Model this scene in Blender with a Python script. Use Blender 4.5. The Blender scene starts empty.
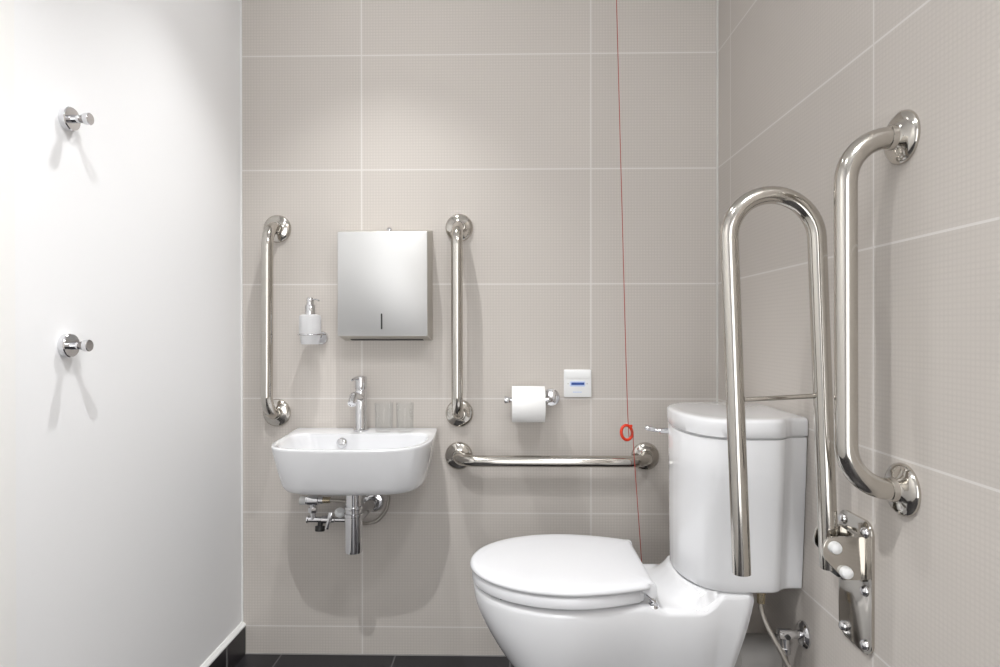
import bpy, bmesh, math
from mathutils import Vector, Matrix

PI = math.pi
SC = bpy.context.scene
COL = SC.collection

# ------------------------------------------------------------------ room numbers (metres)
XL, XR = -0.4036, 1.1764        # left / right wall
YF = -3.10                      # wall behind the camera
ZC = 2.42                       # ceiling
TW, TH, Z0, D1 = 0.76, 0.38, 0.094, 0.1182

# ------------------------------------------------------------------ materials
def nmat(name):
    m = bpy.data.materials.new(name); m.use_nodes = True
    nt = m.node_tree
    b = nt.nodes['Principled BSDF']
    return m, nt, b

def simple(name, col, rough=0.5, metal=0.0, coat=0.0, bump=None, spec=None, var=0.0, aniso=0.0):
    m, nt, b = nmat(name)
    b.inputs['Base Color'].default_value = (*col, 1)
    b.inputs['Roughness'].default_value = rough
    b.inputs['Metallic'].default_value = metal
    b.inputs['Coat Weight'].default_value = coat
    b.inputs['Coat Roughness'].default_value = 0.03
    if spec is not None: b.inputs['Specular IOR Level'].default_value = spec
    tc = nt.nodes.new('ShaderNodeTexCoord')
    if var:
        nz = nt.nodes.new('ShaderNodeTexNoise'); nz.inputs['Scale'].default_value = 9.0
        nt.links.new(tc.outputs['Object'], nz.inputs['Vector'])
        mp = nt.nodes.new('ShaderNodeMapRange')
        mp.inputs['To Min'].default_value = max(0.0, rough - var); mp.inputs['To Max'].default_value = rough + var
        nt.links.new(nz.outputs['Fac'], mp.inputs['Value']); nt.links.new(mp.outputs['Result'], b.inputs['Roughness'])
    if bump:
        sc, st, vec = bump
        nz = nt.nodes.new('ShaderNodeTexNoise'); nz.inputs['Scale'].default_value = sc
        mpg = nt.nodes.new('ShaderNodeMapping'); mpg.inputs['Scale'].default_value = vec
        nt.links.new(tc.outputs['Object'], mpg.inputs['Vector']); nt.links.new(mpg.outputs['Vector'], nz.inputs['Vector'])
        bp = nt.nodes.new('ShaderNodeBump'); bp.inputs['Strength'].default_value = st; bp.inputs['Distance'].default_value = 0.002
        nt.links.new(nz.outputs['Fac'], bp.inputs['Height']); nt.links.new(bp.outputs['Normal'], b.inputs['Normal'])
    return m

def tile_mat(name, base, grout, axis, off_u, off_v, tw, th, gw, rough, period=0.0, amp=0.0, var=0.0, bump=0.0):
    """stack-bond tiles laid out from the object's own coordinates (u, v = metres along the wall)"""
    m, nt, b = nmat(name)
    N = nt.nodes; L = nt.links
    tc = N.new('ShaderNodeTexCoord'); sp = N.new('ShaderNodeSeparateXYZ'); L.new(tc.outputs['Object'], sp.inputs[0])
    def math_(op, a, c=None, d=None):
        n = N.new('ShaderNodeMath'); n.operation = op
        for i, x in enumerate((a, c, d)):
            if x is None: continue
            if isinstance(x, (int, float)): n.inputs[i].default_value = x
            else: L.new(x, n.inputs[i])
        return n.outputs[0]
    au, av = axis
    U = math_('SUBTRACT', sp.outputs[au], off_u); V = math_('SUBTRACT', sp.outputs[av], off_v)
    def edge(x, size):
        f = math_('FRACT', math_('DIVIDE', x, size))
        d = math_('MINIMUM', f, math_('SUBTRACT', 1.0, f))
        return math_('MULTIPLY', d, size)
    d = math_('MINIMUM', edge(U, tw), edge(V, th))
    g = math_('LESS_THAN', d, gw * 0.5)
    # per tile tone
    cu = math_('FLOOR', math_('DIVIDE', U, tw)); cv = math_('FLOOR', math_('DIVIDE', V, th))
    cb = N.new('ShaderNodeCombineXYZ'); L.new(cu, cb.inputs[0]); L.new(cv, cb.inputs[1])
    wn = N.new('ShaderNodeTexWhiteNoise'); wn.noise_dimensions = '3D'; L.new(cb.outputs[0], wn.inputs['Vector'])
    tone = math_('MULTIPLY_ADD', wn.outputs['Value'], 2 * var, 1.0 - var)
    nz = N.new('ShaderNodeTexNoise'); nz.inputs['Scale'].default_value = 3.0; nz.inputs['Detail'].default_value = 4
    L.new(tc.outputs['Object'], nz.inputs['Vector'])
    tone = math_('MULTIPLY', tone, math_('MULTIPLY_ADD', nz.outputs['Fac'], 0.06, 0.97))
    h = None
    if period:
        wu = math_('POWER', math_('ABSOLUTE', math_('SINE', math_('MULTIPLY', U, PI / period))), 0.6)
        wv = math_('POWER', math_('ABSOLUTE', math_('SINE', math_('MULTIPLY', V, PI / period))), 0.6)
        h = math_('MULTIPLY', wu, wv)
        # the fine woven relief is stronger in some places than in others
        n2 = N.new('ShaderNodeTexNoise'); n2.inputs['Scale'].default_value = 22.0; L.new(tc.outputs['Object'], n2.inputs['Vector'])
        pa = math_('MULTIPLY', math_('SUBTRACT', h, 0.55), math_('MULTIPLY', n2.outputs['Fac'], 2.0 * amp))
        tone = math_('MULTIPLY', tone, math_('ADD', 1.0, pa))
    mix = N.new('ShaderNodeMix'); mix.data_type = 'RGBA'
    mul = N.new('ShaderNodeVectorMath'); mul.operation = 'SCALE'; mul.inputs[0].default_value = base; L.new(tone, mul.inputs['Scale'])
    L.new(g, mix.inputs['Factor']); L.new(mul.outputs[0], mix.inputs['A']); mix.inputs['B'].default_value = (*grout, 1)
    L.new(mix.outputs['Result'], b.inputs['Base Color'])
    b.inputs['Roughness'].default_value = rough; b.inputs['Specular IOR Level'].default_value = 0.3
    rr = N.new('ShaderNodeMapRange'); rr.inputs['To Min'].default_value = rough; rr.inputs['To Max'].default_value = 0.8
    L.new(g, rr.inputs['Value']); L.new(rr.outputs['Result'], b.inputs['Roughness'])
    if bump:
        hh = math_('SUBTRACT', 1.0, math_('MULTIPLY', g, 1.0))
        if h is not None: hh = math_('MULTIPLY_ADD', h, 0.35, hh)
        bp = N.new('ShaderNodeBump'); bp.inputs['Strength'].default_value = bump; bp.inputs['Distance'].default_value = 0.001
        L.new(hh, bp.inputs['Height']); L.new(bp.outputs['Normal'], b.inputs['Normal'])
    return m

TILE = (0.548, 0.511, 0.474)
GROUT = (0.67, 0.645, 0.62)
M = {}
M['tile_back'] = tile_mat('tile_back', TILE, GROUT, (0, 2), 0.0, Z0, TW, TH, 0.0042, 0.62, 0.0095, 0.13, 0.025, 0.2)
M['tile_right'] = tile_mat('tile_right', TILE, GROUT, (1, 2), -D1, Z0, TW, TH, 0.0042, 0.62, 0.0095, 0.08, 0.025, 0.12)
M['tile_floor'] = tile_mat('tile_floor', (0.027, 0.0255, 0.029), (0.16, 0.155, 0.16), (0, 1), -0.27, -0.74, 0.381, 0.76, 0.0045, 0.38, var=0.08, bump=0.2)
M['tile_skirting'] = tile_mat('tile_skirting', (0.024, 0.022, 0.025), (0.19, 0.185, 0.19), (1, 2), -0.137, -1.0, 0.381, 3.0, 0.009, 0.35, var=0.08, bump=0.2)
M['paint'] = simple('white_wall_paint', (0.86, 0.865, 0.875), 0.55, bump=(220.0, 0.03, (1, 1, 1)))
M['ceiling'] = simple('ceiling_paint', (0.86, 0.86, 0.86), 0.8)
M['door'] = simple('door_laminate', (0.865, 0.862, 0.85), 0.4)
M['trim'] = simple('white_trim', (0.82, 0.82, 0.81), 0.4)
M['joint'] = simple('floor_joint', (0.30, 0.29, 0.28), 0.7)
M['sealant'] = simple('grey_sealant', (0.62, 0.61, 0.58), 0.5)
M['steel'] = simple('polished_steel', (0.57, 0.545, 0.505), 0.11, 1.0, var=0.03)
M['chrome'] = simple('chrome', (0.72, 0.72, 0.735), 0.05, 1.0, var=0.02)
M['brushed'] = simple('brushed_steel', (0.63, 0.63, 0.625), 0.45, 1.0, bump=(60.0, 0.05, (0.2, 1, 30)))
M['steel_edge'] = simple('brushed_steel_side', (0.56, 0.54, 0.50), 0.38, 1.0)
M['porcelain'] = simple('white_porcelain', (0.76, 0.765, 0.78), 0.12, 0.0, coat=0.6)
M['seat'] = simple('white_seat_plastic', (0.70, 0.705, 0.725), 0.22, 0.0)
M['white_plastic'] = simple('white_plastic', (0.85, 0.86, 0.86), 0.3)
M['grey_plastic'] = simple('grey_plastic', (0.62, 0.62, 0.61), 0.4)
M['shaded_plastic'] = simple('shaded_grey_plastic', (0.36, 0.345, 0.33), 0.5)  # grey darkened to stand for the deep shade behind the pan
M['black'] = simple('black_plastic', (0.012, 0.012, 0.012), 0.4)
M['rubber'] = simple('grey_rubber', (0.10, 0.10, 0.10), 0.6)
M['red'] = simple('red_plastic', (0.72, 0.045, 0.012), 0.35)
M['red_cord'] = simple('red_cord', (0.40, 0.07, 0.05), 0.7, bump=(900, 0.3, (1, 1, 4)))
M['blue'] = simple('blue_print', (0.012, 0.06, 0.30), 0.4)
M['pale_blue'] = simple('pale_blue_print_and_glow', (0.55, 0.66, 0.90), 0.5)
M['paper'] = simple('toilet_paper', (0.88, 0.88, 0.87), 0.95, bump=(420.0, 0.25, (1, 1, 1)), spec=0.1)
M['card'] = simple('brown_card', (0.36, 0.27, 0.19), 0.9)
M['brass'] = simple('brass', (0.55, 0.47, 0.33), 0.25, 1.0)
M['braid'] = simple('braided_steel_hose', (0.46, 0.43, 0.39), 0.38, 0.85, bump=(700.0, 0.5, (1, 1, 1)))
M['dark_metal'] = simple('dark_recess', (0.02, 0.02, 0.02), 0.5)

def frosted():
    m, nt, b = nmat('frosted_glass')
    b.inputs['Base Color'].default_value = (0.88, 0.89, 0.90, 1)
    b.inputs['Roughness'].default_value = 0.35
    tr = nt.nodes.new('ShaderNodeBsdfTranslucent'); tr.inputs['Color'].default_value = (0.9, 0.9, 0.92, 1)
    tp = nt.nodes.new('ShaderNodeBsdfTransparent'); tp.inputs['Color'].default_value = (0.95, 0.95, 0.96, 1)
    mx = nt.nodes.new('ShaderNodeMixShader'); mx.inputs[0].default_value = 0.4
    mx2 = nt.nodes.new('ShaderNodeMixShader'); mx2.inputs[0].default_value = 0.25
    o = nt.nodes['Material Output']
    nt.links.new(b.outputs[0], mx.inputs[1]); nt.links.new(tr.outputs[0], mx.inputs[2])
    nt.links.new(mx.outputs[0], mx2.inputs[1]); nt.links.new(tp.outputs[0], mx2.inputs[2])
    nt.links.new(mx2.outputs[0], o.inputs['Surface'])
    return m
M['frosted'] = frosted()

def thin_glass():
    m, nt, b = nmat('clear_glass')
    nt.nodes.remove(b)
    tp = nt.nodes.new('ShaderNodeBsdfTransparent'); tp.inputs['Color'].default_value = (0.993, 0.996, 0.994, 1)
    gl = nt.nodes.new('ShaderNodeBsdfGlossy'); gl.inputs['Roughness'].default_value = 0.03
    lw = nt.nodes.new('ShaderNodeLayerWeight'); lw.inputs['Blend'].default_value = 0.09
    mp = nt.nodes.new('ShaderNodeMapRange'); mp.inputs['To Min'].default_value = 0.028; mp.inputs['To Max'].default_value = 0.95
    mx = nt.nodes.new('ShaderNodeMixShader')
    nt.links.new(lw.outputs['Facing'], mp.inputs['Value']); nt.links.new(mp.outputs['Result'], mx.inputs[0])
    nt.links.new(tp.outputs[0], mx.inputs[1]); nt.links.new(gl.outputs[0], mx.inputs[2])
    nt.links.new(mx.outputs[0], nt.nodes['Material Output'].inputs['Surface'])
    return m
M['glass'] = thin_glass()

def lamp_mat(name, strength, col):
    m, nt, b = nmat(name)
    b.inputs['Emission Color'].default_value = col; b.inputs['Emission Strength'].default_value = strength
    return m
M['lens'] = lamp_mat('lamp_lens', 165.0, (1, 0.99, 0.98, 1))
M['opal'] = lamp_mat('fill_lamp_shade', 36.0, (0.97, 0.985, 1, 1))

# ------------------------------------------------------------------ object helpers
ORIGIN = {}
def obj(name, bm, mat, parent=None, origin=None, sharp=40):
    """bm holds WORLD coordinates; the object gets its own origin (the parent's for parts)."""
    me = bpy.data.meshes.new(name)
    bmesh.ops.recalc_face_normals(bm, faces=bm.faces)
    o0 = ORIGIN[parent.name] if parent else Vector(origin or (0, 0, 0))
    bmesh.ops.translate(bm, verts=bm.verts, vec=-o0)
    bm.to_mesh(me); bm.free()
    me.polygons.foreach_set('use_smooth', [True] * len(me.polygons))
    me.set_sharp_from_angle(angle=math.radians(sharp))
    me.materials.append(mat)
    o = bpy.data.objects.new(name, me); COL.objects.link(o)
    if parent: o.parent = parent
    else: o.location = o0
    ORIGIN[o.name] = o0
    return o

def tag(o, label, cat, group=None):
    o['label'] = label; o['category'] = cat
    if group: o['group'] = group
    return o

def thing(name, label, cat, loc, group=None):
    o = bpy.data.objects.new(name, None); COL.objects.link(o)
    o.location = loc; o.empty_display_size = 0.05
    ORIGIN[o.name] = Vector(loc)
    return tag(o, label, cat, group)

def struct(name, bm, mat, sharp=30):
    o = obj(name, bm, mat, sharp=sharp); o['kind'] = 'structure'; return o

def copy_thing(root, loc, label):
    """a copy of a thing, its parts and their sub-parts"""
    r = root.copy(); COL.objects.link(r); r.location = loc; r['label'] = label
    ORIGIN[r.name] = Vector(loc)
    for ch in list(root.children):
        c = ch.copy(); COL.objects.link(c); c.parent = r
        for g in list(ch.children):
            d = g.copy(); COL.objects.link(d); d.parent = c
    return r

# ------------------------------------------------------------------ shape helpers (all add to a bmesh)
def B(): return bmesh.new()

def box(bm, lo, hi, r=0.0, seg=2):
    t = bmesh.new(); bmesh.ops.create_cube(t, size=1.0)
    lo, hi = Vector(lo), Vector(hi)
    for v in t.verts:
        v.co = Vector([(lo[i] + hi[i]) / 2 + v.co[i] * (hi[i] - lo[i]) for i in range(3)])
    if r: bmesh.ops.bevel(t, geom=list(t.edges), offset=r, segments=seg, profile=0.5, affect='EDGES')
    merge(bm, t); return bm

def merge(bm, t):
    vs = {v: bm.verts.new(v.co) for v in t.verts}
    for f in t.faces:
        try: bm.faces.new([vs[v] for v in f.verts])
        except ValueError: pass
    t.free()

def frame(axis):
    a = Vector(axis).normalized()
    h = Vector((0, 0, 1)) if abs(a.z) < 0.9 else Vector((1, 0, 0))
    u = h.cross(a).normalized(); v = a.cross(u)
    return a, u, v

def loft(bm, rings, cap0=True, cap1=True, closed=True, loop=False):
    R = [[bm.verts.new(p) for p in r] for r in rings]
    n = len(R[0])
    prs = list(zip(R, R[1:])) + ([(R[-1], R[0])] if loop else [])
    for a, b in prs:
        for i in range(n if closed else n - 1):
            j = (i + 1) % n
            bm.faces.new((a[i], a[j], b[j], b[i]))
    if not loop:
        if cap0: bm.faces.new(list(reversed(R[0])))
        if cap1: bm.faces.new(R[-1])
    return bm

def lathe(bm, prof, base, axis, n=40, cap0=True, cap1=True, loop=False):
    """prof = (radius, height along the axis) pairs"""
    a, u, v = frame(axis); base = Vector(base)
    rings = []
    for r, h in prof:
        r = max(r, 1e-4)
        rings.append([base + a * h + (u * math.cos(2 * PI * i / n) + v * math.sin(2 * PI * i / n)) * r for i in range(n)])
    return loft(bm, rings, cap0, cap1, loop=loop)

def fillet(pts, rad, seg=10):
    """polyline with its corners rounded; rad a number or one per inner corner"""
    P = [Vector(p) for p in pts]; out = [P[0]]
    for i in range(1, len(P) - 1):
        r = rad if isinstance(rad, (int, float)) else rad[i - 1]
        a = (P[i - 1] - P[i]).normalized(); b = (P[i + 1] - P[i]).normalized()
        ang = a.angle(b)
        if abs(ang - PI) < 1e-3 or r <= 0: out.append(P[i]); continue
        t = r / math.tan(ang / 2); c = P[i] + (a + b).normalized() * (r / math.sin(ang / 2))
        s = P[i] + a * t; e = P[i] + b * t
        v0 = s - c; v1 = e - c; tot = v0.angle(v1); ax = v0.cross(v1).normalized()
        for k in range(seg + 1):
            out.append(c + Matrix.Rotation(tot * k / seg, 3, ax) @ v0)
    out.append(P[-1]); return out

def smooth_path(pts, per=8):
    P = [Vector(p) for p in pts]; P = [2 * P[0] - P[1]] + P + [2 * P[-1] - P[-2]]
    out = []
    for i in range(1, len(P) - 2):
        for k in range(per):
            t = k / per
            out.append(0.5 * ((2 * P[i]) + (P[i + 1] - P[i - 1]) * t + (2 * P[i - 1] - 5 * P[i] + 4 * P[i + 1] - P[i + 2]) * t * t
                              + (3 * P[i] - P[i - 1] - 3 * P[i + 1] + P[i + 2]) * t ** 3))
    out.append(P[-2]); return out

def tube(bm, path, r, n=20, caps=True, closed=False):
    P = [Vector(p) for p in path]; rings = []
    m = len(P)
    def tan(i):
        if closed: return (P[(i + 1) % m] - P[i - 1]).normalized()
        if i == 0: return (P[1] - P[0]).normalized()
        if i == m - 1: return (P[-1] - P[-2]).normalized()
        return ((P[i + 1] - P[i]).normalized() + (P[i] - P[i - 1]).normalized()).normalized()
    t0 = tan(0); _, u, v = frame(t0)
    for i in range(m):
        t = tan(i)
        ax = t0.cross(t)
        if ax.length > 1e-8:
            q = Matrix.Rotation(t0.angle(t), 3, ax.normalized()); u = q @ u; v = q @ v
        t0 = t
        rr = r[i] if isinstance(r, (list, tuple)) else r
        rings.append([P[i] + (u * math.cos(2 * PI * k / n) + v * math.sin(2 * PI * k / n)) * rr for k in range(n)])
    return loft(bm, rings, caps, caps, loop=closed)

def smoothstep(a, b, x):
    t = min(1.0, max(0.0, (x - a) / (b - a))); return t * t * (3 - 2 * t)

def prism(bm, outline, fn, d0, d1, bev=0.0, seg=2):
    """2-D outline pushed from depth d0 to d1; fn(u, v, d) -> world point"""
    t = bmesh.new()
    a = [t.verts.new(fn(u, v, d0)) for u, v in outline]; b = [t.verts.new(fn(u, v, d1)) for u, v in outline]
    n = len(a)
    for i in range(n):
        t.faces.new((a[i], a[(i + 1) % n], b[(i + 1) % n], b[i]))
    f0 = t.faces.new(list(reversed(a))); f1 = t.faces.new(b)
    if bev:
        bmesh.ops.bevel(t, geom=list(set(f0.edges) | set(f1.edges)), offset=bev, segments=seg, profile=0.5, affect='EDGES')
    merge(bm, t); return bm

def round_poly(pts, rad, seg=6):
    out = []
    n = len(pts)
    for i in range(n):
        a, p, c = Vector((*pts[i - 1], 0)), Vector((*pts[i], 0)), Vector((*pts[(i + 1) % n], 0))
        r = rad if isinstance(rad, (int, float)) else rad[i]
        if r <= 0: out.append(pts[i]); continue
        f = fillet([a, p, c], r, seg)[1:-1]
        out += [(q.x, q.y) for q in f]
    return out

# ------------------------------------------------------------------ the room
bm = B(); box(bm, (XL - 0.1, 0, 0), (XR + 0.1, 0.1, ZC)); struct('wall_back', bm, M['tile_back'])
bm = B(); box(bm, (XR, YF, 0), (XR + 0.1, 0.0, ZC)); struct('wall_right', bm, M['tile_right'])
bm = B(); box(bm, (XL - 0.1, YF, 0), (XL, 0.0, ZC)); struct('wall_left', bm, M['paint'])
bm = B()
box(bm, (XL - 0.1, YF - 0.1, 0), (0.20, YF, ZC)); box(bm, (1.12, YF - 0.1, 0), (XR + 0.1, YF, ZC)); box(bm, (0.20, YF - 0.1, 2.06), (1.12, YF, ZC))
struct('wall_front', bm, M['paint'])  # unseen rear wall; its opening is put in for the fill light
bm = B(); box(bm, (XL - 0.1, YF - 0.1, -0.1), (XR + 0.1, 0.1, 0)); struct('floor', bm, M['tile_floor'])
bm = B(); box(bm, (XL - 0.1, YF - 0.1, ZC), (XR + 0.1, 0.1, ZC + 0.1)); struct('ceiling', bm, M['ceiling'])
# dark tiled skirting along the white wall with its white top strip
bm = B(); box(bm, (XL, -0.945, 0), (XL + 0.0115, 0.0, 0.094)); struct('baseboard_left', bm, M['tile_skirting'])
bm = B()
prism(bm, [(XL, 0.094), (XL + 0.0125, 0.094), (XL + 0.0125, 0.0985), (XL + 0.003, 0.1085), (XL, 0.1085)], lambda u, v, d: Vector((u, d, v)), -0.945, 0.0)
struct('trim_1', bm, M['trim'])
# corner beads and sealant lines
bm = B(); box(bm, (XL, -0.004, 0.1085), (XL + 0.004, 0.0, ZC)); struct('trim_2', bm, M['trim'])
bm = B(); box(bm, (XR - 0.0055, -0.0055, 0.0), (XR, 0.0, ZC)); struct('trim_3', bm, M['sealant'])
bm = B(); box(bm, (XL + 0.0115, -0.004, 0.0), (XR - 0.006, 0.0, 0.003)); struct('trim_4', bm, M['joint'])
# flush door leaf further along the white wall
bm = B(); box(bm, (XL, -1.90, 0.004), (XL + 0.003, -0.947, 2.08), 0.001, 1); struct('door_1', bm, M['door'])

# ------------------------------------------------------------------ grab rails
RT = 0.0186
def flange(bm, c, nrm):
    lathe(bm, [(0.0, 0.0), (0.0455, 0.0), (0.0462, 0.002), (0.0455, 0.006), (0.041, 0.0105), (0.034, 0.0135), (0.0255, 0.0155),
               (0.0215, 0.018), (0.0205, 0.024), (0.0200, 0.027), (0.0, 0.027)], c, nrm, 48)
def grab_rail(label, a, b, nrm, stand=0.088, bend=0.066):
    a, b, n = Vector(a), Vector(b), Vector(nrm)
    t = thing('grab_rail', label, 'grab rail', (a + b) / 2, 'polished grab rails on the walls')
    bm = B()
    tube(bm, fillet([a + n * 0.010, a + n * stand, b + n * stand, b + n * 0.010], bend, 14), RT, 28)
    obj('tube', bm, M['steel'], t)
    for c in (a, b):
        bm = B(); flange(bm, c, n); obj('flange', bm, M['steel'], t)
        # the fixing screw shows through the cover on the lower side
    return t
grab_rail('vertical steel grab rail left of the basin, beside the white wall', (-0.281, 0, 1.419), (-0.284, 0, 0.807), (0, -1, 0))
grab_rail('vertical steel grab rail right of the towel dispenser', (0.325, 0, 1.420), (0.325, 0, 0.806), (0, -1, 0))
grab_rail('horizontal steel grab rail under the toilet roll', (0.323, 0, 0.665), (0.938, 0, 0.665), (0, -1, 0))
grab_rail('vertical steel grab rail on the right wall beside the folding support rail', (XR, -0.967, 1.412), (XR, -0.970, 0.803), (-1, 0, 0), 0.099, 0.078)

# ------------------------------------------------------------------ hinged support rail, folded up
t = thing('folding_support_rail', 'looped steel support rail folded upright on its wall hinge beside the toilet', 'support rail', (XR, -0.826, 0.6))
YR = -0.826
lean = -0.0375
def lx(x, z): return x + (z - 0.6) * lean
zl, zt, xa, xb = 0.600, 1.259, 0.951, 1.122
path = [Vector((lx(xa, zl), YR, zl)), Vector((lx(xa, zt), YR, zt))]
cx, rr = (xa + xb) / 2, (xb - xa) / 2
for k in range(1, 24):
    a = PI - PI * k / 24
    z = zt + rr * math.sin(a); path.append(Vector((lx(cx + rr * math.cos(a), z), YR, z)))
path += [Vector((lx(xb, zt), YR, zt)), Vector((lx(xb, 0.612), YR, 0.612))]
bm = B(); tube(bm, path, 0.0175, 28); obj('loop_tube', bm, M['steel'], t)
bm = B(); tube(bm, [(lx(xa, 0.942) + 0.012, YR, 0.942), (lx(xb, 0.950) - 0.012, YR, 0.950)], 0.0048, 14)
cb = obj('cross_bar', bm, M['steel'], t)
# wall plate
bm = B()
o2 = round_poly([(-0.768, 0.462), (-0.884, 0.462), (-0.884, 0.716), (-0.768, 0.716)], 0.024, 6)
prism(bm, o2, lambda u, v, d: Vector((XR - d, u, v)), 0.0, 0.006, 0.0015)
wp = obj('wall_plate', bm, M['steel'], t)
for y, z in ((-0.784, 0.697), (-0.864, 0.694), (-0.864, 0.583), (-0.786, 0.583), (-0.787, 0.480), (-0.864, 0.480)):
    bm = B(); lathe(bm, [(0, 0.005), (0.0105, 0.005), (0.0105, 0.008), (0.0078, 0.0125), (0.004, 0.0145), (0, 0.0148)], (XR, y, z), (-1, 0, 0), 24)
    obj('screw', bm, M['chrome'], wp)
# channel: web on the plate and two cheeks
bm = B(); box(bm, (XR - 0.016, -0.866, 0.600), (XR - 0.006, -0.786, 0.684), 0.002)
obj('channel', bm, M['steel'], t)
ck = round_poly([(XR - 0.008, 0.604), (XR - 0.046, 0.604), (XR - 0.087, 0.648), (XR - 0.087, 0.686), (XR - 0.008, 0.686)], [0, 0.018, 0.02, 0.022, 0.004], 7)
for y0, y1 in ((-0.867, -0.861), (-0.792, -0.786)):
    bm = B(); prism(bm, ck if y0 < -0.86 else [(u if u > 1.15 else u + 0.020, v) for u, v in ck], lambda u, v, d: Vector((u, d, v)), y0, y1, 0.0012)
    c = obj('cheek_plate', bm, M['steel'], t)
    if y0 < -0.86:
        for x, z in ((1.110, 0.667), (1.131, 0.620)):
            bm = B(); lathe(bm, [(0, 0), (0.0115, 0), (0.0115, 0.005), (0.0100, 0.0105), (0.006, 0.013), (0, 0.0137)], (x, y0, z), (0, -1, 0), 28)
            o = obj('bolt_cap', bm, M['white_plastic'], c); o['label'] = 'white bolt cap'
bm = B(); box(bm, (1.120, -0.860, 0.606), (1.160, -0.793, 0.640), 0.003)
o = obj('pivot_block', bm, M['black'], t); o['label'] = 'black pivot block'

# ------------------------------------------------------------------ towel dispenser
t = thing('paper_towel_dispenser', 'brushed steel paper towel dispenser above the basin', 'towel dispenser', (0.088, 0, 1.23))
def rect(x0, x1, z0, z1, y, r=0.004):
    return [Vector((u, y, v)) for u, v in round_poly([(x0, z0), (x1, z0), (x1, z1), (x0, z1)], r, 4)]
bm = B()
loft(bm, [rect(-0.058, 0.236, 1.047, 1.413, 0.0), rect(-0.0575, 0.2355, 1.0475, 1.4125, -0.004), rect(-0.053, 0.2315, 1.0635, 1.394, -0.096)])
obj('body', bm, M['steel_edge'], t)
bm = B()
loft(bm, [rect(-0.0535, 0.232, 1.063, 1.3935, -0.0955), rect(-0.0535, 0.232, 1.063, 1.3935, -0.0985), rect(-0.0520, 0.2305, 1.0645, 1.392, -0.1)])
fc = obj('front_cover', bm, M['brushed'], t)
bm = B(); prism(bm, round_poly([(0.0845, 1.084), (0.0895, 1.084), (0.0895, 1.134), (0.0845, 1.134)], 0.0024, 4), lambda u, v, d: Vector((u, -d, v)), 0.0995, 0.1008)
o = obj('level_window', bm, M['dark_metal'], fc); o['label'] = 'dark level slot'
bm = B(); lathe(bm, [(0, 0), (0.0085, 0), (0.0085, 0.009), (0.006, 0.012), (0, 0.0125)], (0.098, -0.03, 1.4045), (0, 0, 1), 20)
obj('lock', bm, M['chrome'], t)
bm = B()
loft(bm, [[Vector((x, y, z)) for x, y, z in ((-0.030, -0.030, 1.0500), (0.208, -0.030, 1.0500), (0.208, -0.014, 1.0472), (-0.030, -0.014, 1.0472))],
          [Vector((x, y, z)) for x, y, z in ((-0.030, -0.030, 1.0560), (0.208, -0.030, 1.0560), (0.208, -0.014, 1.0532), (-0.030, -0.014, 1.0532))]])
o = obj('towel_slot', bm, M['dark_metal'], t); o['label'] = 'dark towel outlet'

# ------------------------------------------------------------------ soap dispenser in its wall holder
sx, sy = -0.151, -0.068
t = thing('soap_holder', 'round chrome wall holder carrying the frosted soap bottle', 'soap holder', (-0.138, 0, 1.058))
bm = B(); lathe(bm, [(0, 0), (0.0225, 0), (0.0225, 0.010), (0.0205, 0.013), (0, 0.0135)], (-0.134, 0, 1.056), (0, -1, 0), 36); obj('wall_disc', bm, M['chrome'], t)
bm = B(); tube(bm, [(-0.134, -0.010, 1.060), (-0.140, -0.034, 1.066)], 0.006, 14); obj('arm', bm, M['chrome'], t)
bm = B()
ring = [Vector((sx + 0.0372 * math.cos(2 * PI * k / 48), sy + 0.0372 * math.sin(2 * PI * k / 48), 1.0675)) for k in range(48)]
tube(bm, ring, 0.0028, 10, closed=True); obj('ring', bm, M['chrome'], t)
t = thing('soap_bottle', 'frosted soap bottle with chrome pump in the holder left of the towel dispenser', 'soap dispenser', (sx, sy, 1.036))
bm = B()
lathe(bm, [(0, 0), (0.026, 0), (0.0285, 0.003), (0.0295, 0.012), (0.0335, 0.030), (0.0342, 0.040), (0.0342, 0.088), (0.0325, 0.093), (0.022, 0.096), (0.0, 0.096)], (sx, sy, 1.036), (0, 0, 1), 44)
obj('bottle', bm, M['frosted'], t)
bm = B(); lathe(bm, [(0, 0), (0.0165, 0), (0.0165, 0.029), (0.0150, 0.031), (0, 0.031)], (sx, sy, 1.132), (0, 0, 1), 32); obj('collar', bm, M['chrome'], t)
bm = B(); lathe(bm, [(0, 0), (0.0115, 0), (0.0115, 0.020), (0.0100, 0.0225), (0, 0.023)], (sx, sy, 1.163), (0, 0, 1), 32)
hd = obj('pump_head', bm, M['chrome'], t)
bm = B(); tube(bm, smooth_path([(sx + 0.008, sy - 0.004, 1.180), (sx + 0.024, sy - 0.012, 1.180), (sx + 0.034, sy - 0.018, 1.175)]), 0.0026, 12)
obj('nozzle', bm, M['chrome'], hd)

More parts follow.
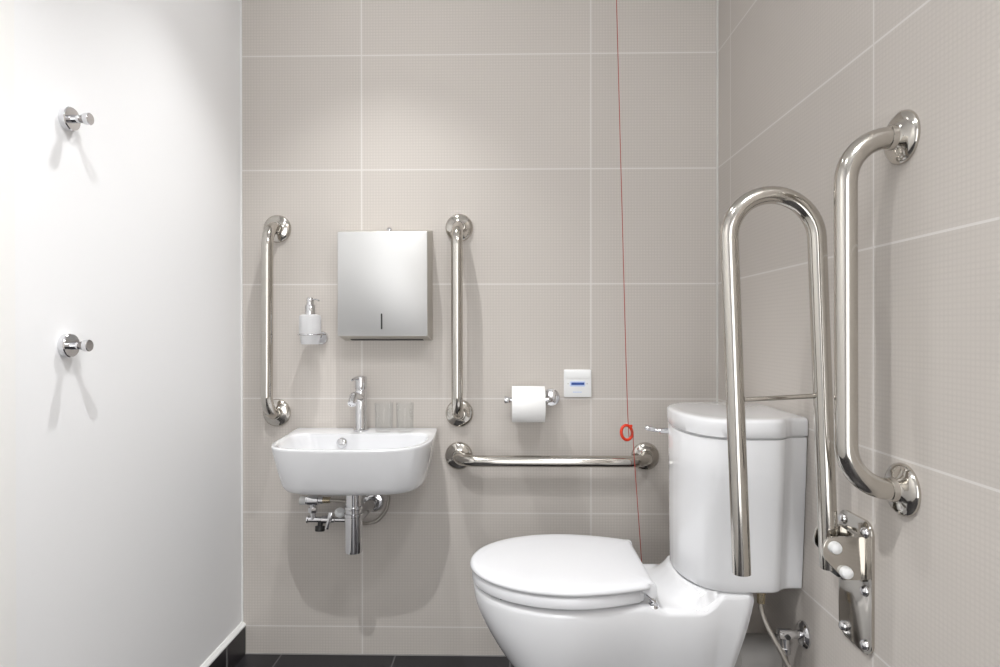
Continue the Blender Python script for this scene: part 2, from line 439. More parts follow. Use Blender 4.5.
# ------------------------------------------------------------------ wash basin
t = thing('wash_basin', 'small white wall-hung wash basin under the towel dispenser', 'basin', (0.022, 0, 0.757))
ZR = 0.757
rim = [(0.252, -0.001), (0.259, -0.10), (0.263, -0.20), (0.259, -0.27), (0.240, -0.338), (0.197, -0.381), (0.135, -0.400), (0.050, -0.4055), (-0.045, -0.404),
       (-0.118, -0.391), (-0.165, -0.358), (-0.189, -0.295), (-0.198, -0.20), (-0.206, -0.10), (-0.213, -0.001)]
CXY = Vector((0.030, -0.20, 0))
def polar(pl, n):
    """resample a star-shaped outline at n equal angles about CXY (the straight back edge stays straight)"""
    out = []
    for k in range(n):
        a = 2 * PI * k / n; d = Vector((math.cos(a), math.sin(a)))
        best = None
        m = len(pl)
        for i in range(m):
            p, q = Vector(pl[i]) - CXY.xy, Vector(pl[(i + 1) % m]) - CXY.xy
            e = q - p; det = d.x * -e.y + e.x * d.y
            if abs(det) < 1e-12: continue
            s = (p.x * -e.y + e.x * p.y) / det; w = (d.x * p.y - d.y * p.x) / det
            if s > 0 and -1e-6 <= w <= 1 + 1e-6: best = s if best is None else max(best, s)
        out.append(best)
    return out
sp_ = smooth_path([(x, y * (0.975 if y < -0.25 else 1.0), 0) for x, y in rim], 6)
outl = polar([(p.x, p.y) for p in sp_], 128)
inn = smooth_path([(0.205, -0.108, 0), (0.235, -0.135, 0), (0.245, -0.20, 0), (0.241, -0.265, 0), (0.222, -0.326, 0), (0.183, -0.367, 0), (0.13, -0.385, 0), (0.050, -0.390, 0),
                   (-0.040, -0.388, 0), (-0.110, -0.375, 0), (-0.151, -0.345, 0), (-0.172, -0.288, 0), (-0.180, -0.20, 0), (-0.178, -0.140, 0), (-0.145, -0.110, 0)], 6)
innl = polar([(p.x, p.y * (1.0 - 0.025 * smoothstep(-0.2, -0.3, p.y))) for p in inn], 128)
def ringb(rad, z, sx_=1.0, front=1.0, dz=None):
    out = []
    for k, r in enumerate(rad):
        a = 2 * PI * k / 128; c, s = math.cos(a), math.sin(a)
        x, y = c * r * sx_, s * r * (front if s < 0 else 1.0)
        out.append(Vector((CXY.x + x, CXY.y + y, z)))
    return out
bm = B()
rings = [ringb(outl, 0.6180, 0.52, 0.45)]
for z, k, f in ((0.6180, 0.790, 0.635), (0.6190, 0.835, 0.680), (0.6230, 0.868, 0.718), (0.6305, 0.890, 0.752), (0.642, 0.910, 0.786), (0.68, 0.943, 0.872), (0.72, 0.975, 0.948), (0.748, 0.996, 0.991), (0.7535, 0.999, 0.998), (0.7565, 0.993, 0.993)):
    rings.append(ringb(outl, z, k, f))
def mixr(a, b, f): return [x * (1 - f) + y * f for x, y in zip(a, b)]
rings.append(ringb(mixr(outl, innl, 0.25), ZR))
rings.append(ringb(mixr(outl, innl, 0.85), ZR - 0.0005))
rings.append(ringb(innl, ZR - 0.003))
for z, k in ((0.750, 0.985), (0.735, 0.955), (0.705, 0.89), (0.675, 0.80), (0.655, 0.66), (0.648, 0.45), (0.645, 0.15)):
    rings.append(ringb(innl, z, k, k * (0.80 + 0.20 * smoothstep(0.66, 0.755, z))))
loft(bm, rings)
basin = obj('bowl', bm, M['porcelain'], t, sharp=60)
bm = B(); lathe(bm, [(0, 0), (0.0165, 0), (0.0165, 0.003), (0.0150, 0.006), (0.010, 0.0085), (0.005, 0.0095), (0, 0.0098)], (-0.035, -0.1165, 0.727), (0.0, -1, 0.28), 32)
obj('overflow_ring', bm, M['chrome'], t)
bm = B(); lathe(bm, [(0, 0), (0.031, 0), (0.031, 0.002), (0.026, 0.004), (0.0, 0.008)], (0.030, -0.215, 0.6435), (0, 0, 1), 32)
obj('waste_plug', bm, M['chrome'], t)

# mixer tap
tx, ty = 0.0105, -0.058
t = thing('basin_tap', 'chrome single-lever mixer tap on the basin ledge', 'tap', (tx, ty, ZR))
bm = B(); lathe(bm, [(0, -0.001), (0.0245, -0.001), (0.0245, 0.004), (0.0215, 0.007), (0.0195, 0.010), (0.0192, 0.128), (0.0180, 0.131), (0, 0.131)], (tx, ty, ZR), (0, 0, 1), 40); bd = obj('body', bm, M['chrome'], t)
bm = B()
tube(bm, fillet([(tx, ty - 0.008, ZR + 0.103), (tx, ty - 0.090, ZR + 0.118), (tx, ty - 0.112, ZR + 0.098)], 0.012, 6), [0.0135] * 5 + [0.0130] * 4, 24) if False else \
tube(bm, fillet([(tx, ty - 0.008, ZR + 0.106), (tx, ty - 0.092, ZR + 0.122), (tx, ty - 0.114, ZR + 0.100)], 0.014, 6), 0.0128, 24)
spo = obj('spout', bm, M['chrome'], t)
bm = B(); lathe(bm, [(0, 0), (0.0112, 0), (0.0112, 0.007), (0.0085, 0.007), (0.0085, 0.005), (0, 0.005)], (tx, ty - 0.112, ZR + 0.1025), (0, -0.70, -0.71), 24); obj('aerator', bm, M['chrome'], spo)
bm = B(); lathe(bm, [(0, 0), (0.0185, 0), (0.0195, 0.004), (0.0198, 0.036), (0.0180, 0.042), (0.008, 0.045), (0, 0.0455)], (tx, ty, ZR + 0.1325), (0, 0.0, 1), 40)
hd = obj('lever_cap', bm, M['chrome'], t)
bm = B()
tube(bm, [(tx - 0.004, ty - 0.008, ZR + 0.169), (tx - 0.012, ty - 0.040, ZR + 0.170), (tx - 0.016, ty - 0.056, ZR + 0.166)], [0.0062, 0.0048, 0.0034], 14)
obj('lever', bm, M['chrome'], hd)

# tumblers
def tumbler(label, x, y, r, h):
    bm = B(); z = ZR
    lathe(bm, [(0, 0.0), (r * 0.86, 0.0), (r * 0.93, 0.002), (r * 0.95, 0.006), (r, h - 0.001), (r - 0.0007, h), (r - 0.0014, h - 0.001), (r * 0.95 - 0.0016, 0.013), (r * 0.85, 0.0105), (0, 0.010)], (x, y, z), (0, 0, 1), 48)
    return tag(obj('drinking_glass', bm, M['glass'], origin=(x, y, z), sharp=60), label, 'glass', 'clear tumblers on the basin')
tumbler('clear glass tumbler on the basin ledge right beside the tap', 0.0885, -0.074, 0.0298, 0.092)
tumbler('clear glass tumbler on the basin ledge farther from the tap', 0.1560, -0.074, 0.0283, 0.092)

# ------------------------------------------------------------------ waste and supply pipes below the basin
wx, wy = 0.0265, -0.215
t = thing('bottle_trap', 'chrome bottle trap hanging under the basin', 'waste trap', (wx, wy, 0.41))
bm = B(); lathe(bm, [(0, 0), (0.0225, 0), (0.0225, 0.090), (0, 0.090)], (wx, wy, 0.533), (0, 0, 1), 36); obj('tailpiece', bm, M['chrome'], t)
bm = B(); lathe(bm, [(0, 0), (0.0225, 0), (0.0280, 0.002), (0.0280, 0.010), (0.0245, 0.012), (0.0245, 0.022), (0.0270, 0.024), (0.0270, 0.030), (0, 0.030)], (wx, wy, 0.526), (0, 0, 1), 36); obj('coupling_nut', bm, M['chrome'], t)
bm = B(); lathe(bm, [(0, 0), (0.0215, 0), (0.0250, 0.002), (0.0258, 0.010), (0.0258, 0.1085), (0, 0.1085)], (wx, wy, 0.418), (0, 0, 1), 36); obj('trap_cup', bm, M['chrome'], t)
bm = B(); tube(bm, [(wx, wy + 0.015, 0.512), (wx + 0.012, -0.004, 0.512)], 0.018, 24); obj('outlet_pipe', bm, M['chrome'], t)
bm = B(); lathe(bm, [(0.0195, 0.0), (0.036, 0.0), (0.036, 0.004), (0.031, 0.012), (0.023, 0.0145), (0.0195, 0.0145)], (wx + 0.012, 0, 0.512), (0, -1, 0), 36, False, False, True); obj('wall_rosette', bm, M['chrome'], t)

vy = -0.085
t = thing('mixing_valve', 'chrome supply valves and pipe stubs left of the bottle trap', 'water valve', (-0.13, 0, 0.48))
def pipe(name, a, b, r, mat, parent=t, n=18):
    bm = B(); tube(bm, [a, b], r, n); return obj(name, bm, mat, parent)
pipe('knob', (-0.178, vy, 0.5360), (-0.158, vy, 0.5360), 0.0135, M['grey_plastic'])
bm = B(); tube(bm, [(-0.158, vy, 0.5380), (-0.154, vy, 0.5380), (-0.152, vy, 0.5380), (-0.120, vy, 0.5380), (-0.118, vy, 0.5380), (-0.104, vy, 0.5380)], [0.0145, 0.0145, 0.0165, 0.0165, 0.0125, 0.0125], 24); obj('upper_body', bm, M['chrome'], t)
pipe('brass_union', (-0.104, vy, 0.5380), (-0.082, vy, 0.5380), 0.0095, M['brass'])['label'] = 'brass union'
pipe('riser', (-0.139, vy, 0.5260), (-0.137, vy, 0.4760), 0.0095, M['chrome'])
bm = B(); lathe(bm, [(0, 0), (0.0135, 0), (0.0145, 0.003), (0.0145, 0.013), (0.0135, 0.016), (0, 0.016)], (-0.138, vy, 0.4990), (0, 0, 1), 6); obj('riser_nut', bm, M['chrome'], t, sharp=20)
bm = B(); tube(bm, [(-0.156, vy, 0.4760), (-0.152, vy, 0.4760), (-0.150, vy, 0.4760), (-0.110, vy, 0.4760), (-0.108, vy, 0.4760), (-0.082, vy, 0.4760), (-0.080, vy, 0.4760), (-0.068, vy, 0.4760), (-0.066, vy, 0.4760), (-0.010, vy, 0.4750)],
     [0.0125, 0.0125, 0.0095, 0.0095, 0.0125, 0.0125, 0.0105, 0.0105, 0.0080, 0.0080], 24); obj('lower_body', bm, M['chrome'], t)
bm = B(); lathe(bm, [(0, 0), (0.008, 0), (0.008, 0.012), (0.0150, 0.013), (0.0155, 0.027), (0.013, 0.030), (0, 0.030)], (-0.112, vy - 0.005, 0.4710), (0, -0.25, -1), 24); o = obj('stopcock_knob', bm, M['black'], t); o['label'] = 'black stopcock knob'
bm = B(); lathe(bm, [(0, 0), (0.0075, 0), (0.0075, 0.010), (0.0165, 0.012), (0.0170, 0.020), (0.012, 0.026), (0, 0.028)], (-0.050, vy - 0.002, 0.4880), (0.15, -0.5, 0.85), 28); o = obj('round_cap', bm, M['white_plastic'], t); o['label'] = 'round pale cap'
bm = B()
box(bm, (-0.0060, -0.0025, -0.028), (0.0060, 0.0025, 0.028), 0.002)
bmesh.ops.rotate(bm, verts=bm.verts, matrix=Matrix.Rotation(0.22, 3, 'Y')); bmesh.ops.translate(bm, verts=bm.verts, vec=(-0.082, vy - 0.016, 0.4770))
obj('lever', bm, M['chrome'], t)
pipe('wall_stub', (-0.138, vy, 0.5380), (-0.138, 0.0, 0.5380), 0.009, M['chrome'])
pipe('wall_stub', (-0.030, vy, 0.4755), (-0.030, 0.0, 0.4755), 0.009, M['chrome'])
bm = B(); tube(bm, smooth_path([(-0.083, vy, 0.5380), (-0.050, vy - 0.002, 0.5370), (-0.015, vy - 0.012, 0.5410), (0.004, -0.078, 0.575), (0.0105, -0.066, 0.6175)]), 0.0062, 16)
tag(obj('flexible_hose', bm, M['braid'], origin=(-0.02, vy, 0.5380)), 'short braided tap hose running from the brass union under the basin', 'hose', 'braided tap hoses under the basin')
bm = B(); tube(bm, smooth_path([(-0.012, vy, 0.4750), (0.005, -0.075, 0.4630), (0.030, -0.045, 0.4530), (0.060, -0.040, 0.4610), (0.088, -0.042, 0.4960), (0.097, -0.045, 0.5460), (0.086, -0.052, 0.592), (0.062, -0.060, 0.6170)]), 0.0058, 14)
tag(obj('flexible_hose', bm, M['braid'], origin=(0.06, -0.05, 0.5)), 'thin hose looping round behind the bottle trap', 'hose', 'braided tap hoses under the basin')

# ------------------------------------------------------------------ toilet roll holder and roll
t = thing('toilet_roll_holder', 'chrome toilet roll holder above the horizontal rail', 'toilet roll holder', (0.628, 0, 0.859))
ry, rz = -0.070, 0.858
bm = B(); lathe(bm, [(0, 0), (0.0285, 0), (0.0285, 0.011), (0.0270, 0.0140), (0.020, 0.0165), (0.010, 0.0180), (0, 0.0185)], (0.628, 0, 0.860), (0, -1, 0), 44); obj('wall_disc', bm, M['chrome'], t)
bm = B(); tube(bm, fillet([(0.626, -0.010, rz), (0.626, ry, rz), (0.482, ry, rz)], 0.012, 8), 0.0085, 22); obj('bar', bm, M['chrome'], t)
bm = B(); tube(bm, [(0.494, ry, rz), (0.490, ry, rz), (0.478, ry, rz), (0.475, ry, rz)], [0.0085, 0.0098, 0.0125, 0.0115], 24); obj('end_knob', bm, M['chrome'], t)
zc = rz - 0.0138
t = thing('toilet_roll', 'white toilet roll on the chrome holder', 'toilet roll', (0.551, ry, zc))
bm = B(); lathe(bm, [(0.0235, 0.0005), (0.0570, 0.0), (0.0577, 0.001), (0.0577, 0.1035), (0.0570, 0.1045), (0.0235, 0.104)], (0.4990, ry, zc), (1, 0, 0), 64, False, False, True); obj('paper', bm, M['paper'], t)
bm = B(); lathe(bm, [(0.0224, 0.0), (0.0234, 0.0), (0.0234, 0.1045), (0.0224, 0.1045)], (0.4990, ry, zc), (1, 0, 0), 40, False, False, True); o = obj('core', bm, M['card'], t); o['label'] = 'brown card core'

# ------------------------------------------------------------------ alarm reset panel
t = thing('alarm_reset_panel', 'square white alarm panel with a dark blue bar right of the toilet roll', 'alarm panel', (0.715, 0, 0.905))
bm = B(); prism(bm, round_poly([(0.670, 0.8605), (0.7605, 0.8605), (0.7605, 0.951), (0.670, 0.951)], 0.004, 4), lambda u, v, d: Vector((u, -d, v)), 0.0, 0.009, 0.002)
pl = obj('face_plate', bm, M['white_plastic'], t)
bm = B(); prism(bm, round_poly([(0.6735, 0.921), (0.757, 0.921), (0.757, 0.9475), (0.6735, 0.9475)], 0.002, 3), lambda u, v, d: Vector((u, -d, v)), 0.0085, 0.0105, 0.0008); obj('reset_button', bm, M['white_plastic'], t)
bm = B(); prism(bm, round_poly([(0.690, 0.8955), (0.740, 0.8955), (0.740, 0.912), (0.690, 0.912)], 0.003, 3), lambda u, v, d: Vector((u, -d, v)), 0.0085, 0.0094); obj('painted_glow', bm, M['pale_blue'], t)  # pale blue glow under the bar, put in as flat colour
bm = B(); prism(bm, round_poly([(0.6945, 0.9005), (0.7370, 0.9005), (0.7370, 0.9085), (0.6945, 0.9085)], 0.001, 3), lambda u, v, d: Vector((u, -d, v)), 0.0090, 0.0104); o = obj('indicator_bar', bm, M['blue'], t); o['label'] = 'dark blue bar'
for x in (0.684, 0.7465):
    bm = B(); lathe(bm, [(0, 0), (0.0026, 0), (0.0024, 0.0008), (0, 0.0008)], (x, -0.0088, 0.9045), (0, -1, 0), 16); obj('screw', bm, M['grey_plastic'], t)
bm = B(); x = 0.700
for w in (0.0032, 0.0022, 0.0030, 0.0026, 0.0018, 0.0032, 0.0028, 0.0022):
    box(bm, (x, -0.0094, 0.8755), (x + w, -0.0088, 0.8785)); x += w + 0.0010
obj('printed_line', bm, M['pale_blue'], t)

# ------------------------------------------------------------------ red emergency pull cord
yc = -0.128
t = thing('emergency_pull_cord', 'red emergency pull cord with ring hanging in front of the back wall', 'pull cord', (0.815, yc, ZC))
bm = B(); lathe(bm, [(0, 0), (0.035, 0), (0.035, 0.012), (0.028, 0.020), (0.006, 0.022), (0, 0.022)], (0.8145, yc, ZC), (0, 0, -1), 32); obj('ceiling_switch', bm, M['white_plastic'], t)
bm = B(); tube(bm, smooth_path([(0.8145, yc, ZC - 0.02), (0.823, yc, 2.10), (0.8395, yc, 1.47), (0.8585, yc, 0.795), (0.8695, yc - 0.006, 0.774), (0.8735, yc - 0.006, 0.755), (0.8745, yc, 0.735), (0.882, yc, 0.62), (0.897, yc, 0.41), (0.902, yc, 0.33)], 6), 0.0013, 8)
obj('cord', bm, M['red_cord'], t)
bm = B(); cpts = []
for k in range(40):
    a = 2 * PI * k / 40; u, v = 0.0175 * math.cos(a), 0.0225 * math.sin(a)
    c, s_ = math.cos(0.2), math.sin(0.2)
    cpts.append(Vector((0.8535 + u * c - v * s_, yc - 0.004 + 0.3 * u, 0.764 + u * s_ + v * c)))
tube(bm, cpts, 0.0047, 14, closed=True); obj('ring', bm, M['red'], t)
bm = B(); lathe(bm, [(0, 0), (0.0035, 0.001), (0.0045, 0.005), (0.0035, 0.009), (0, 0.010)], (0.8665, yc - 0.003, 0.779), (0.2, 0, 1), 14); obj('knot', bm, M['red'], t)

# ------------------------------------------------------------------ coat hooks on the white wall
def hook(label, y, z):
    t = thing('coat_hook', label, 'coat hook', (XL, y, z), 'chrome coat hooks on the white wall')
    bm = B(); lathe(bm, [(0, 0), (0.0242, 0), (0.0242, 0.0115), (0.0225, 0.0135), (0, 0.014)], (XL, y, z), (1, 0, 0), 44); obj('wall_disc', bm, M['chrome'], t)
    bm = B(); lathe(bm, [(0, 0.012), (0.0085, 0.012), (0.0078, 0.026), (0.0080, 0.031), (0.0110, 0.038), (0.0120, 0.041), (0.0120, 0.0485), (0.0110, 0.0495), (0, 0.0495)], (XL, y, z), (1, 0, 0), 36); obj('peg', bm, M['chrome'], t)
    return t
h1 = hook('upper round chrome coat hook on the white wall', -0.813, 1.508)
copy_thing(h1, (XL, -0.817, 1.049), 'lower round chrome coat hook on the white wall')

# ------------------------------------------------------------------ toilet
TY = -0.472
t = thing('toilet', 'white toilet with closed lid and cistern against the right wall', 'toilet', (0.80, TY, 0.0))
# cistern plan: (x, half width) from the wall round to the front
CP = [(XR - 0.002, 0.151), (1.155, 0.151), (1.138, 0.153), (1.124, 0.163), (1.110, 0.177), (1.090, 0.184), (1.040, 0.1850), (0.995, 0.183), (0.965, 0.172), (0.940, 0.146), (0.922, 0.105), (0.911, 0.055), (0.908, 0.0)]
def cplan(z, hw=1.0, grow=0.0, fx=0.0):
    half = smooth_path([(x, w, 0) for x, w in CP], 5)
    pts = []
    n = len(half)
    for i, p in enumerate(half):
        x, w = p.x, max(0.0, p.y) * hw
        f = i / (n - 1)
        x = x - (grow + fx) * smoothstep(1.15, 0.93, x) if True else x
        w = w + grow * smoothstep(0.0, 0.05, w)
        pts.append((x, w))
    out = [Vector((x, TY - w, z)) for x, w in pts] + [Vector((x, TY + w, z)) for x, w in reversed(pts[:-1])]
    return out
bm = B()
zs = [(0.4745, 0.790, -0.016), (0.4755, 0.808, -0.006), (0.480, 0.820, 0.0), (0.50, 0.832, 0.0), (0.56, 0.868, 0), (0.64, 0.910, 0), (0.74, 0.958, 0), (0.829, 0.99, 0), (0.8325, 0.985, -0.003)]
loft(bm, [cplan(z, k, 0.0, g) for z, k, g in zs])
cis = obj('cistern', bm, M['porcelain'], t, sharp=50)
bm = B()
loft(bm, [cplan(0.832, 0.965, -0.003), cplan(0.8355, 0.965, -0.003), cplan(0.836, 1.0, 0.0), cplan(0.839, 1.0, 0.003), cplan(0.856, 1.0, 0.003), cplan(0.870, 0.999, 0.0025), cplan(0.8745, 0.995, 0.001), cplan(0.8770, 0.987, -0.002), cplan(0.8782, 0.974, -0.006), cplan(0.8787, 0.93, -0.018)])
lid_c = obj('cistern_lid', bm, M['porcelain'], t, sharp=50)
bm = B(); lathe(bm, [(0, 0), (0.014, 0), (0.014, 0.006), (0.011, 0.009), (0, 0.010)], (1.086, TY + 0.062, 0.876), (0, 0, 1), 24); o = obj('flush_button', bm, M['chrome'], t); o['label'] = 'small chrome button'
# flush lever on the front of the cistern
bm = B(); tube(bm, [(0.918, -0.395, 0.812), (0.893, -0.395, 0.812)], 0.0075, 16)
fl = obj('flush_lever', bm, M['chrome'], t)
bm = B(); tube(bm, smooth_path([(0.897, -0.395, 0.812), (0.884, -0.392, 0.8135), (0.870, -0.386, 0.816), (0.857, -0.380, 0.818)], 5), [0.0050] * 5 + [0.0062] * 6 + [0.0068] * 4 + [0.0045], 14)
obj('lever_paddle', bm, M['chrome'], fl)

# pan: cross-sections along its length
def xfront(y):
    w = abs(y - TY); ps = [(0.0, 0.905), (0.05, 0.908), (0.09, 0.918), (0.12, 0.935), (0.142, 0.960), (0.155, 0.99), (0.3, 1.02)]
    for (a, xa_), (b, xb_) in zip(ps, ps[1:]):
        if w <= b: return xa_ + (xb_ - xa_) * (w - a) / (b - a)
    return 1.02
def pan_w(x):
    if x < 0.62: return 0.187 * math.sqrt(max(0.0, 1 - ((0.62 - x) / 0.2195) ** 2))
    if x < 0.84: return 0.187 - 0.035 * smoothstep(0.62, 0.84, x)
    return 0.152
def pan_zb(x):
    ps = [(0.402, 0.425), (0.406, 0.405), (0.415, 0.380), (0.430, 0.350), (0.442, 0.328), (0.470, 0.284), (0.493, 0.252), (0.520, 0.216), (0.55, 0.168), (0.58, 0.10), (0.60, 0.04), (0.612, 0.0), (2, 0)]
    for (a, za), (b, zb) in zip(ps, ps[1:]):
        if x <= b: return za + (zb - za) * max(0, (x - a)) / (b - a)
    return 0
def pan_zt(x, y):
    z = 0.4455 - 0.012 * smoothstep(0.80, 0.86, x)
    d = x - xfront(y)
    s = min(1.0, max(0.0, (d + 0.060) / 0.060))
    return z + (0.4740 - z) * s * s
xs = [0.4008, 0.4018, 0.405, 0.408, 0.412, 0.418, 0.425, 0.434, 0.445, 0.458, 0.472, 0.488, 0.505, 0.525, 0.545, 0.565, 0.585, 0.605, 0.625, 0.65, 0.68, 0.71, 0.74, 0.77, 0.80, 0.815, 0.83, 0.845]
xs += [0.855 + 0.0075 * i for i in range(20)] + [1.01, 1.03, 1.040, 1.050, 1.056, 1.058]
rings = []
NT, NS = 20, 18
for x in xs:
    w = pan_w(x); zb = pan_zb(x); k = smoothstep(0.52, 0.66, x)
    endk = smoothstep(1.043, 1.059, x)
    w = w - 0.012 * endk
    rc = min(0.016, w * 0.45)
    sec = []
    for i in range(NT + 1):                                # top, near side to far side
        y = TY - (w - rc) + 2 * (w - rc) * i / NT
        sec.append((y, pan_zt(x, y) - 0.006 * endk))
    side = []
    zt_ = pan_zt(x, TY + w) - 0.006 * endk
    rcz = min(rc, max(0.002, (zt_ - zb) * 0.3))
    for i in range(1, 6):                                  # rounded shoulder
        a = PI / 2 * (1 - i / 5)
        side.append((w - rc + rc * math.cos(a), zt_ - rcz + rcz * math.sin(a)))
    for i in range(1, NS + 1):
        tt = i / NS
        z = zt_ - rcz + (zb - zt_ + rcz) * tt
        bowl = math.sqrt(max(0.0, 1 - tt ** 2.3)); ped = 1 - 0.36 * smoothstep(0.05, 0.75, tt)
        side.append((w * ((1 - k) * bowl + k * ped), z))
    sec += [(TY + q, z) for q, z in side] + [(TY - q, z) for q, z in reversed(side)]
    ring = []
    for y, z in sec:
        sh = smoothstep(0.93, 1.06, x) * 0.235 * max(0.0, 0.45 - z)
        ring.append(Vector((x - sh, y, z)))
    rings.append(ring)
bm = B(); loft(bm, rings)
bmesh.ops.remove_doubles(bm, verts=bm.verts, dist=1e-5)
pan = obj('pan', bm, M['porcelain'], t, sharp=50)

# seat and lid
def egg(xt, xw, b, xe, we, n=40):
    """half outline: tip xt, widest b at xw, straight hinge end xe with half width we"""
    pts = []
    for i in range(n + 1):
        a = PI / 2 * i / n
        pts.append((xw - (xw - xt) * math.cos(a), b * math.sin(a)))
    for i in range(1, 15):
        f = i / 14; pts.append((xw + (xe - xw) * f, b - (b - we) * f ** 1.8))
    return pts
def egg_ring(z, xt, xw, b, xe, we, inset=0.0, rc=0.012):
    h = egg(xt + inset, xw, b - inset, xe - inset, we - inset)
    h2 = h[:-1]
    cx_, cw_ = h[-1]
    for i in range(0, 6):
        a = PI / 2 * i / 5; h2.append((cx_ - rc + rc * math.sin(a), cw_ - rc + rc * math.cos(a)))
    SYC = TY - 0.003
    return [Vector((x, SYC - w, z)) for x, w in h2] + [Vector((x, SYC + w, z)) for x, w in reversed(h2[1:])]
LE = (0.392, 0.635, 0.1970, 0.828, 0.150)
bm = B()
loft(bm, [egg_ring(0.4835, *LE, 0.012), egg_ring(0.4837, *LE, 0.003), egg_ring(0.486, *LE, 0.0005), egg_ring(0.490, *LE, 0.0), egg_ring(0.4945, *LE, 0.0022), egg_ring(0.4985, *LE, 0.006), egg_ring(0.5005, *LE, 0.013), egg_ring(0.5018, *LE, 0.035), egg_ring(0.5022, *LE, 0.075)])
for s in (-1, 1):                                         # the two ears that reach down over the hinges
    yy = TY - 0.003 + s * 0.1455
    pr = round_poly([(0.786, 0.4845), (0.8200, 0.4640), (0.8345, 0.4640), (0.8290, 0.4970), (0.806, 0.497)], [0.008, 0.006, 0.006, 0.006, 0.004], 5)
    prism(bm, pr, lambda u, v, d: Vector((u, d, v)), yy - 0.0065, yy + 0.0065, 0.0025)
obj('lid', bm, M['seat'], t, sharp=50)
SE = (0.397, 0.635, 0.193, 0.806, 0.147)
HI = (0.470, 0.640, 0.118, 0.760, 0.085)
bm = B()
loft(bm, [egg_ring(0.4535, *SE, 0.004), egg_ring(0.4545, *SE, 0.001), egg_ring(0.460, *SE, 0.0), egg_ring(0.4775, *SE, 0.0012), egg_ring(0.4812, *SE, 0.005), egg_ring(0.4815, *HI, -0.004), egg_ring(0.477, *HI, 0.0), egg_ring(0.4535, *HI, 0.0)], loop=True)
obj('seat', bm, M['seat'], t, sharp=50)
for s in (-1, 1):
    bm = B(); yy = TY - 0.003 + s * 0.145
    lathe(bm, [(0, 0), (0.0155, 0), (0.0155, 0.004), (0.012, 0.0085), (0.008, 0.0105), (0, 0.011)], (0.826, yy + (0.016 if s < 0 else -0.016), 0.4335), (0, 0, 1), 28)
    tube(bm, [(0.812, yy - s * 0.020, 0.4640), (0.832, yy - s * 0.020, 0.4445)], 0.006, 14)
    o = obj('hinge', bm, M['chrome'], t); o['label'] = 'chrome seat hinge'
for x, s in ((0.47, -1), (0.47, 1), (0.70, -1), (0.70, 1)):
    bm = B(); box(bm, (x, TY + s * 0.118 - 0.008, 0.4440), (x + 0.03, TY + s * 0.118 + 0.008, 0.4545), 0.002); obj('seat_buffer', bm, M['rubber'], t)
# soil connector behind the pan
bm = B(); lathe(bm, [(0, 0), (0.052, 0), (0.055, 0.004), (0.055, 0.08), (0.0585, 0.082), (0.0585, 0.100), (0.055, 0.102), (0.055, 0.215), (0.0, 0.215)], (XR - 0.215, TY + 0.005, 0.248), (1, 0, 0), 44)
obj('soil_connector', bm, M['shaded_plastic'], t)

# water feed: hose from the cistern and the wall valve
hy = -0.594
t = thing('cistern_supply_hose', 'braided supply hose curling down from the cistern', 'hose', (1.088, hy, 0.47))
bm = B(); lathe(bm, [(0, 0), (0.0095, 0), (0.0095, 0.020), (0.0115, 0.021), (0.0115, 0.034), (0, 0.034)], (1.081, hy, 0.4415), (0, 0, 1), 8); o = obj('brass_nut', bm, M['brass'], t, sharp=20); o['label'] = 'brass hose nut'
bm = B(); tube(bm, smooth_path([(1.081, hy, 0.443), (1.081, hy - 0.001, 0.425), (1.090, hy - 0.008, 0.395), (1.104, hy - 0.018, 0.365), (1.119, hy - 0.026, 0.335), (1.134, hy - 0.031, 0.302), (1.146, hy - 0.031, 0.262), (1.150, hy - 0.027, 0.225), (1.142, hy - 0.020, 0.205), (1.133, hy - 0.015, 0.222), (1.131, hy - 0.014, 0.27), (1.131, hy - 0.014, 0.322)], 7), 0.0058, 14)
obj('hose', bm, M['braid'], t)
vy2 = -0.608
t = thing('angle_valve', 'chrome angle valve on the right wall below the cistern', 'valve', (XR, vy2, 0.375))
bm = B(); lathe(bm, [(0, 0), (0.030, 0), (0.030, 0.004), (0.024, 0.011), (0.013, 0.013), (0, 0.013)], (XR, vy2, 0.375), (-1, 0, 0), 36); obj('wall_rosette', bm, M['chrome'], t)
bm = B(); tube(bm, [(XR - 0.010, vy2, 0.375), (XR - 0.030, vy2, 0.375), (XR - 0.031, vy2, 0.375), (XR - 0.052, vy2, 0.375), (XR - 0.060, vy2, 0.375), (XR - 0.062, vy2, 0.375)], [0.0100, 0.0100, 0.0128, 0.0128, 0.0120, 0.009], 22)
tube(bm, [(1.131, vy2, 0.382), (1.131, vy2, 0.346)], 0.0108, 20)
obj('body', bm, M['chrome'], t)
bm = B(); lathe(bm, [(0, 0), (0.0115, 0), (0.0125, 0.002), (0.0125, 0.014), (0.0115, 0.016), (0, 0.016)], (1.131, vy2, 0.330), (0, 0, 1), 6); obj('outlet_nut', bm, M['chrome'], t, sharp=20)
bm = B(); lathe(bm, [(0, 0), (0.0055, 0), (0.0055, 0.008), (0, 0.008)], (1.131, vy2 - 0.010, 0.375), (0, -1, 0), 16); obj('spindle', bm, M['dark_metal'], t)

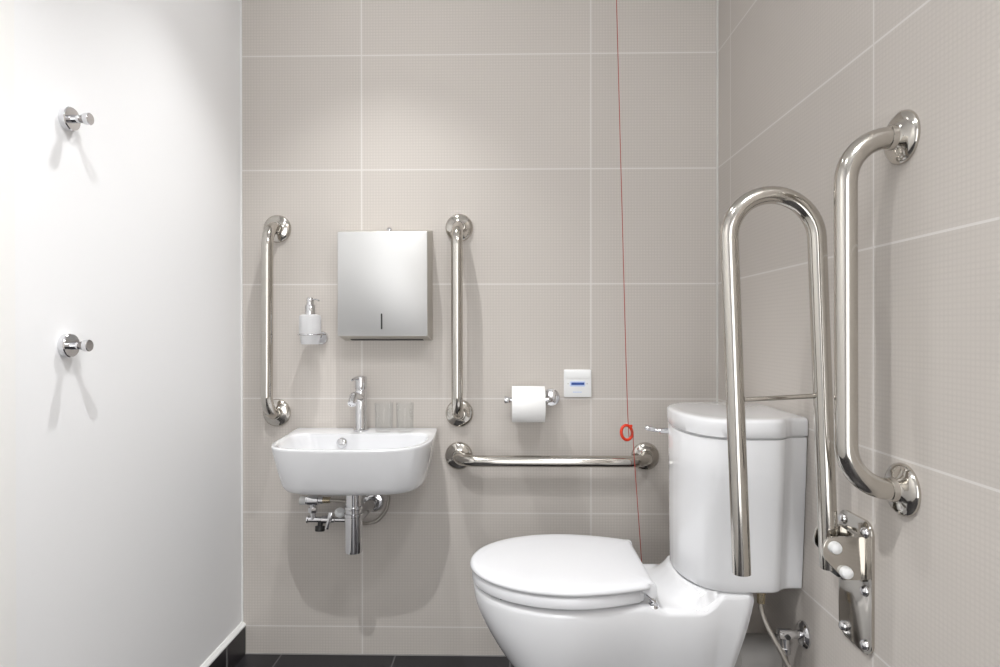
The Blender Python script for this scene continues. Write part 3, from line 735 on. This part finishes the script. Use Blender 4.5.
# ------------------------------------------------------------------ ceiling downlights and added fill light
def downlight(label, x, y, power, radius, beam):
    t = thing('ceiling_downlight', label, 'ceiling lamp', (x, y, ZC), 'recessed ceiling downlights')
    bm = B(); lathe(bm, [(0.030, 0.0), (0.046, 0.0), (0.046, 0.004), (0.040, 0.007), (0.032, 0.004), (0.030, 0.004)], (x, y, ZC), (0, 0, -1), 40, False, False, True); obj('bezel', bm, M['chrome'], t)
    bm = B(); lathe(bm, [(0, 0), (0.0305, 0), (0.0305, 0.002), (0, 0.002)], (x, y, ZC), (0, 0, -1), 32); obj('lens', bm, M['lens'], t)
    ld = bpy.data.lights.new('downlight', 'SPOT'); ld.energy = power; ld.shadow_soft_size = radius
    ld.spot_size = math.radians(beam); ld.spot_blend = 1.0; ld.color = (1.0, 1.0, 1.0)
    lo = bpy.data.objects.new('lamp', ld); COL.objects.link(lo); lo.location = (0, 0, -0.02); lo.parent = t
    return t
P_NEAR, P_FAR, P_DOOR_FILL = 54.0, 90.0, 15.5
downlight('recessed ceiling downlight above the basin', 0.085, -0.50, P_NEAR, 0.013, 92)
downlight('recessed ceiling downlight nearer the doorway', 0.09, -1.56, P_FAR, 0.014, 114)
# added opal fill lamp, out of view, to brighten the upper walls
lx_, ly_ = 0.88, -1.80
t = thing('added_fill_lamp', 'added round opal fill lamp near the rear opening', 'ceiling lamp', (lx_, ly_, ZC))
bm = B(); lathe(bm, [(0, 0), (0.175, 0), (0.175, 0.022), (0.165, 0.028), (0, 0.028)], (lx_, ly_, ZC), (0, 0, -1), 48); obj('base_plate', bm, M['white_plastic'], t)
bm = B(); lathe(bm, [(0, 0.02), (0.160, 0.028), (0.157, 0.050), (0.143, 0.078), (0.115, 0.101), (0.070, 0.117), (0.030, 0.123), (0, 0.124)], (lx_, ly_, ZC), (0, 0, -1), 48); obj('fill_lamp_shade', bm, M['opal'], t)
# added fill light set in the unseen rear opening behind the camera
ad = bpy.data.lights.new('doorway_fill', 'AREA'); ad.shape = 'RECTANGLE'; ad.size = 0.90; ad.size_y = 2.0; ad.energy = P_DOOR_FILL; ad.color = (1.0, 1.0, 1.0)
ao = bpy.data.objects.new('doorway_fill', ad); COL.objects.link(ao); ao.location = (0.66, YF - 0.11, 1.04); ao.rotation_euler = (PI / 2, 0, 0)

w = bpy.data.worlds.new('world'); SC.world = w; w.use_nodes = True
w.node_tree.nodes['Background'].inputs[0].default_value = (1.0, 1.0, 1.0, 1); w.node_tree.nodes['Background'].inputs[1].default_value = 0.6

# ------------------------------------------------------------------ camera
cd = bpy.data.cameras.new('camera'); cd.sensor_width = 36.0; cd.lens = 620.1506 * 36.0 / 1000.0; cd.clip_start = 0.02
co = bpy.data.objects.new('camera', cd); COL.objects.link(co)
co.matrix_world = Matrix(((0.999823, 0.000769, 0.01878, 0.498173), (0.018777, 0.003371, -0.999818, -2.054467), (-0.000832, 0.999994, 0.003356, 1.076934), (0, 0, 0, 1)))
SC.camera = co
vs = SC.view_settings
SC.display_settings.display_device = 'sRGB'
vs.view_transform = 'Standard'; vs.look = 'None'; vs.gamma = 1.0; vs.use_curve_mapping = False
vs.exposure = 0.04
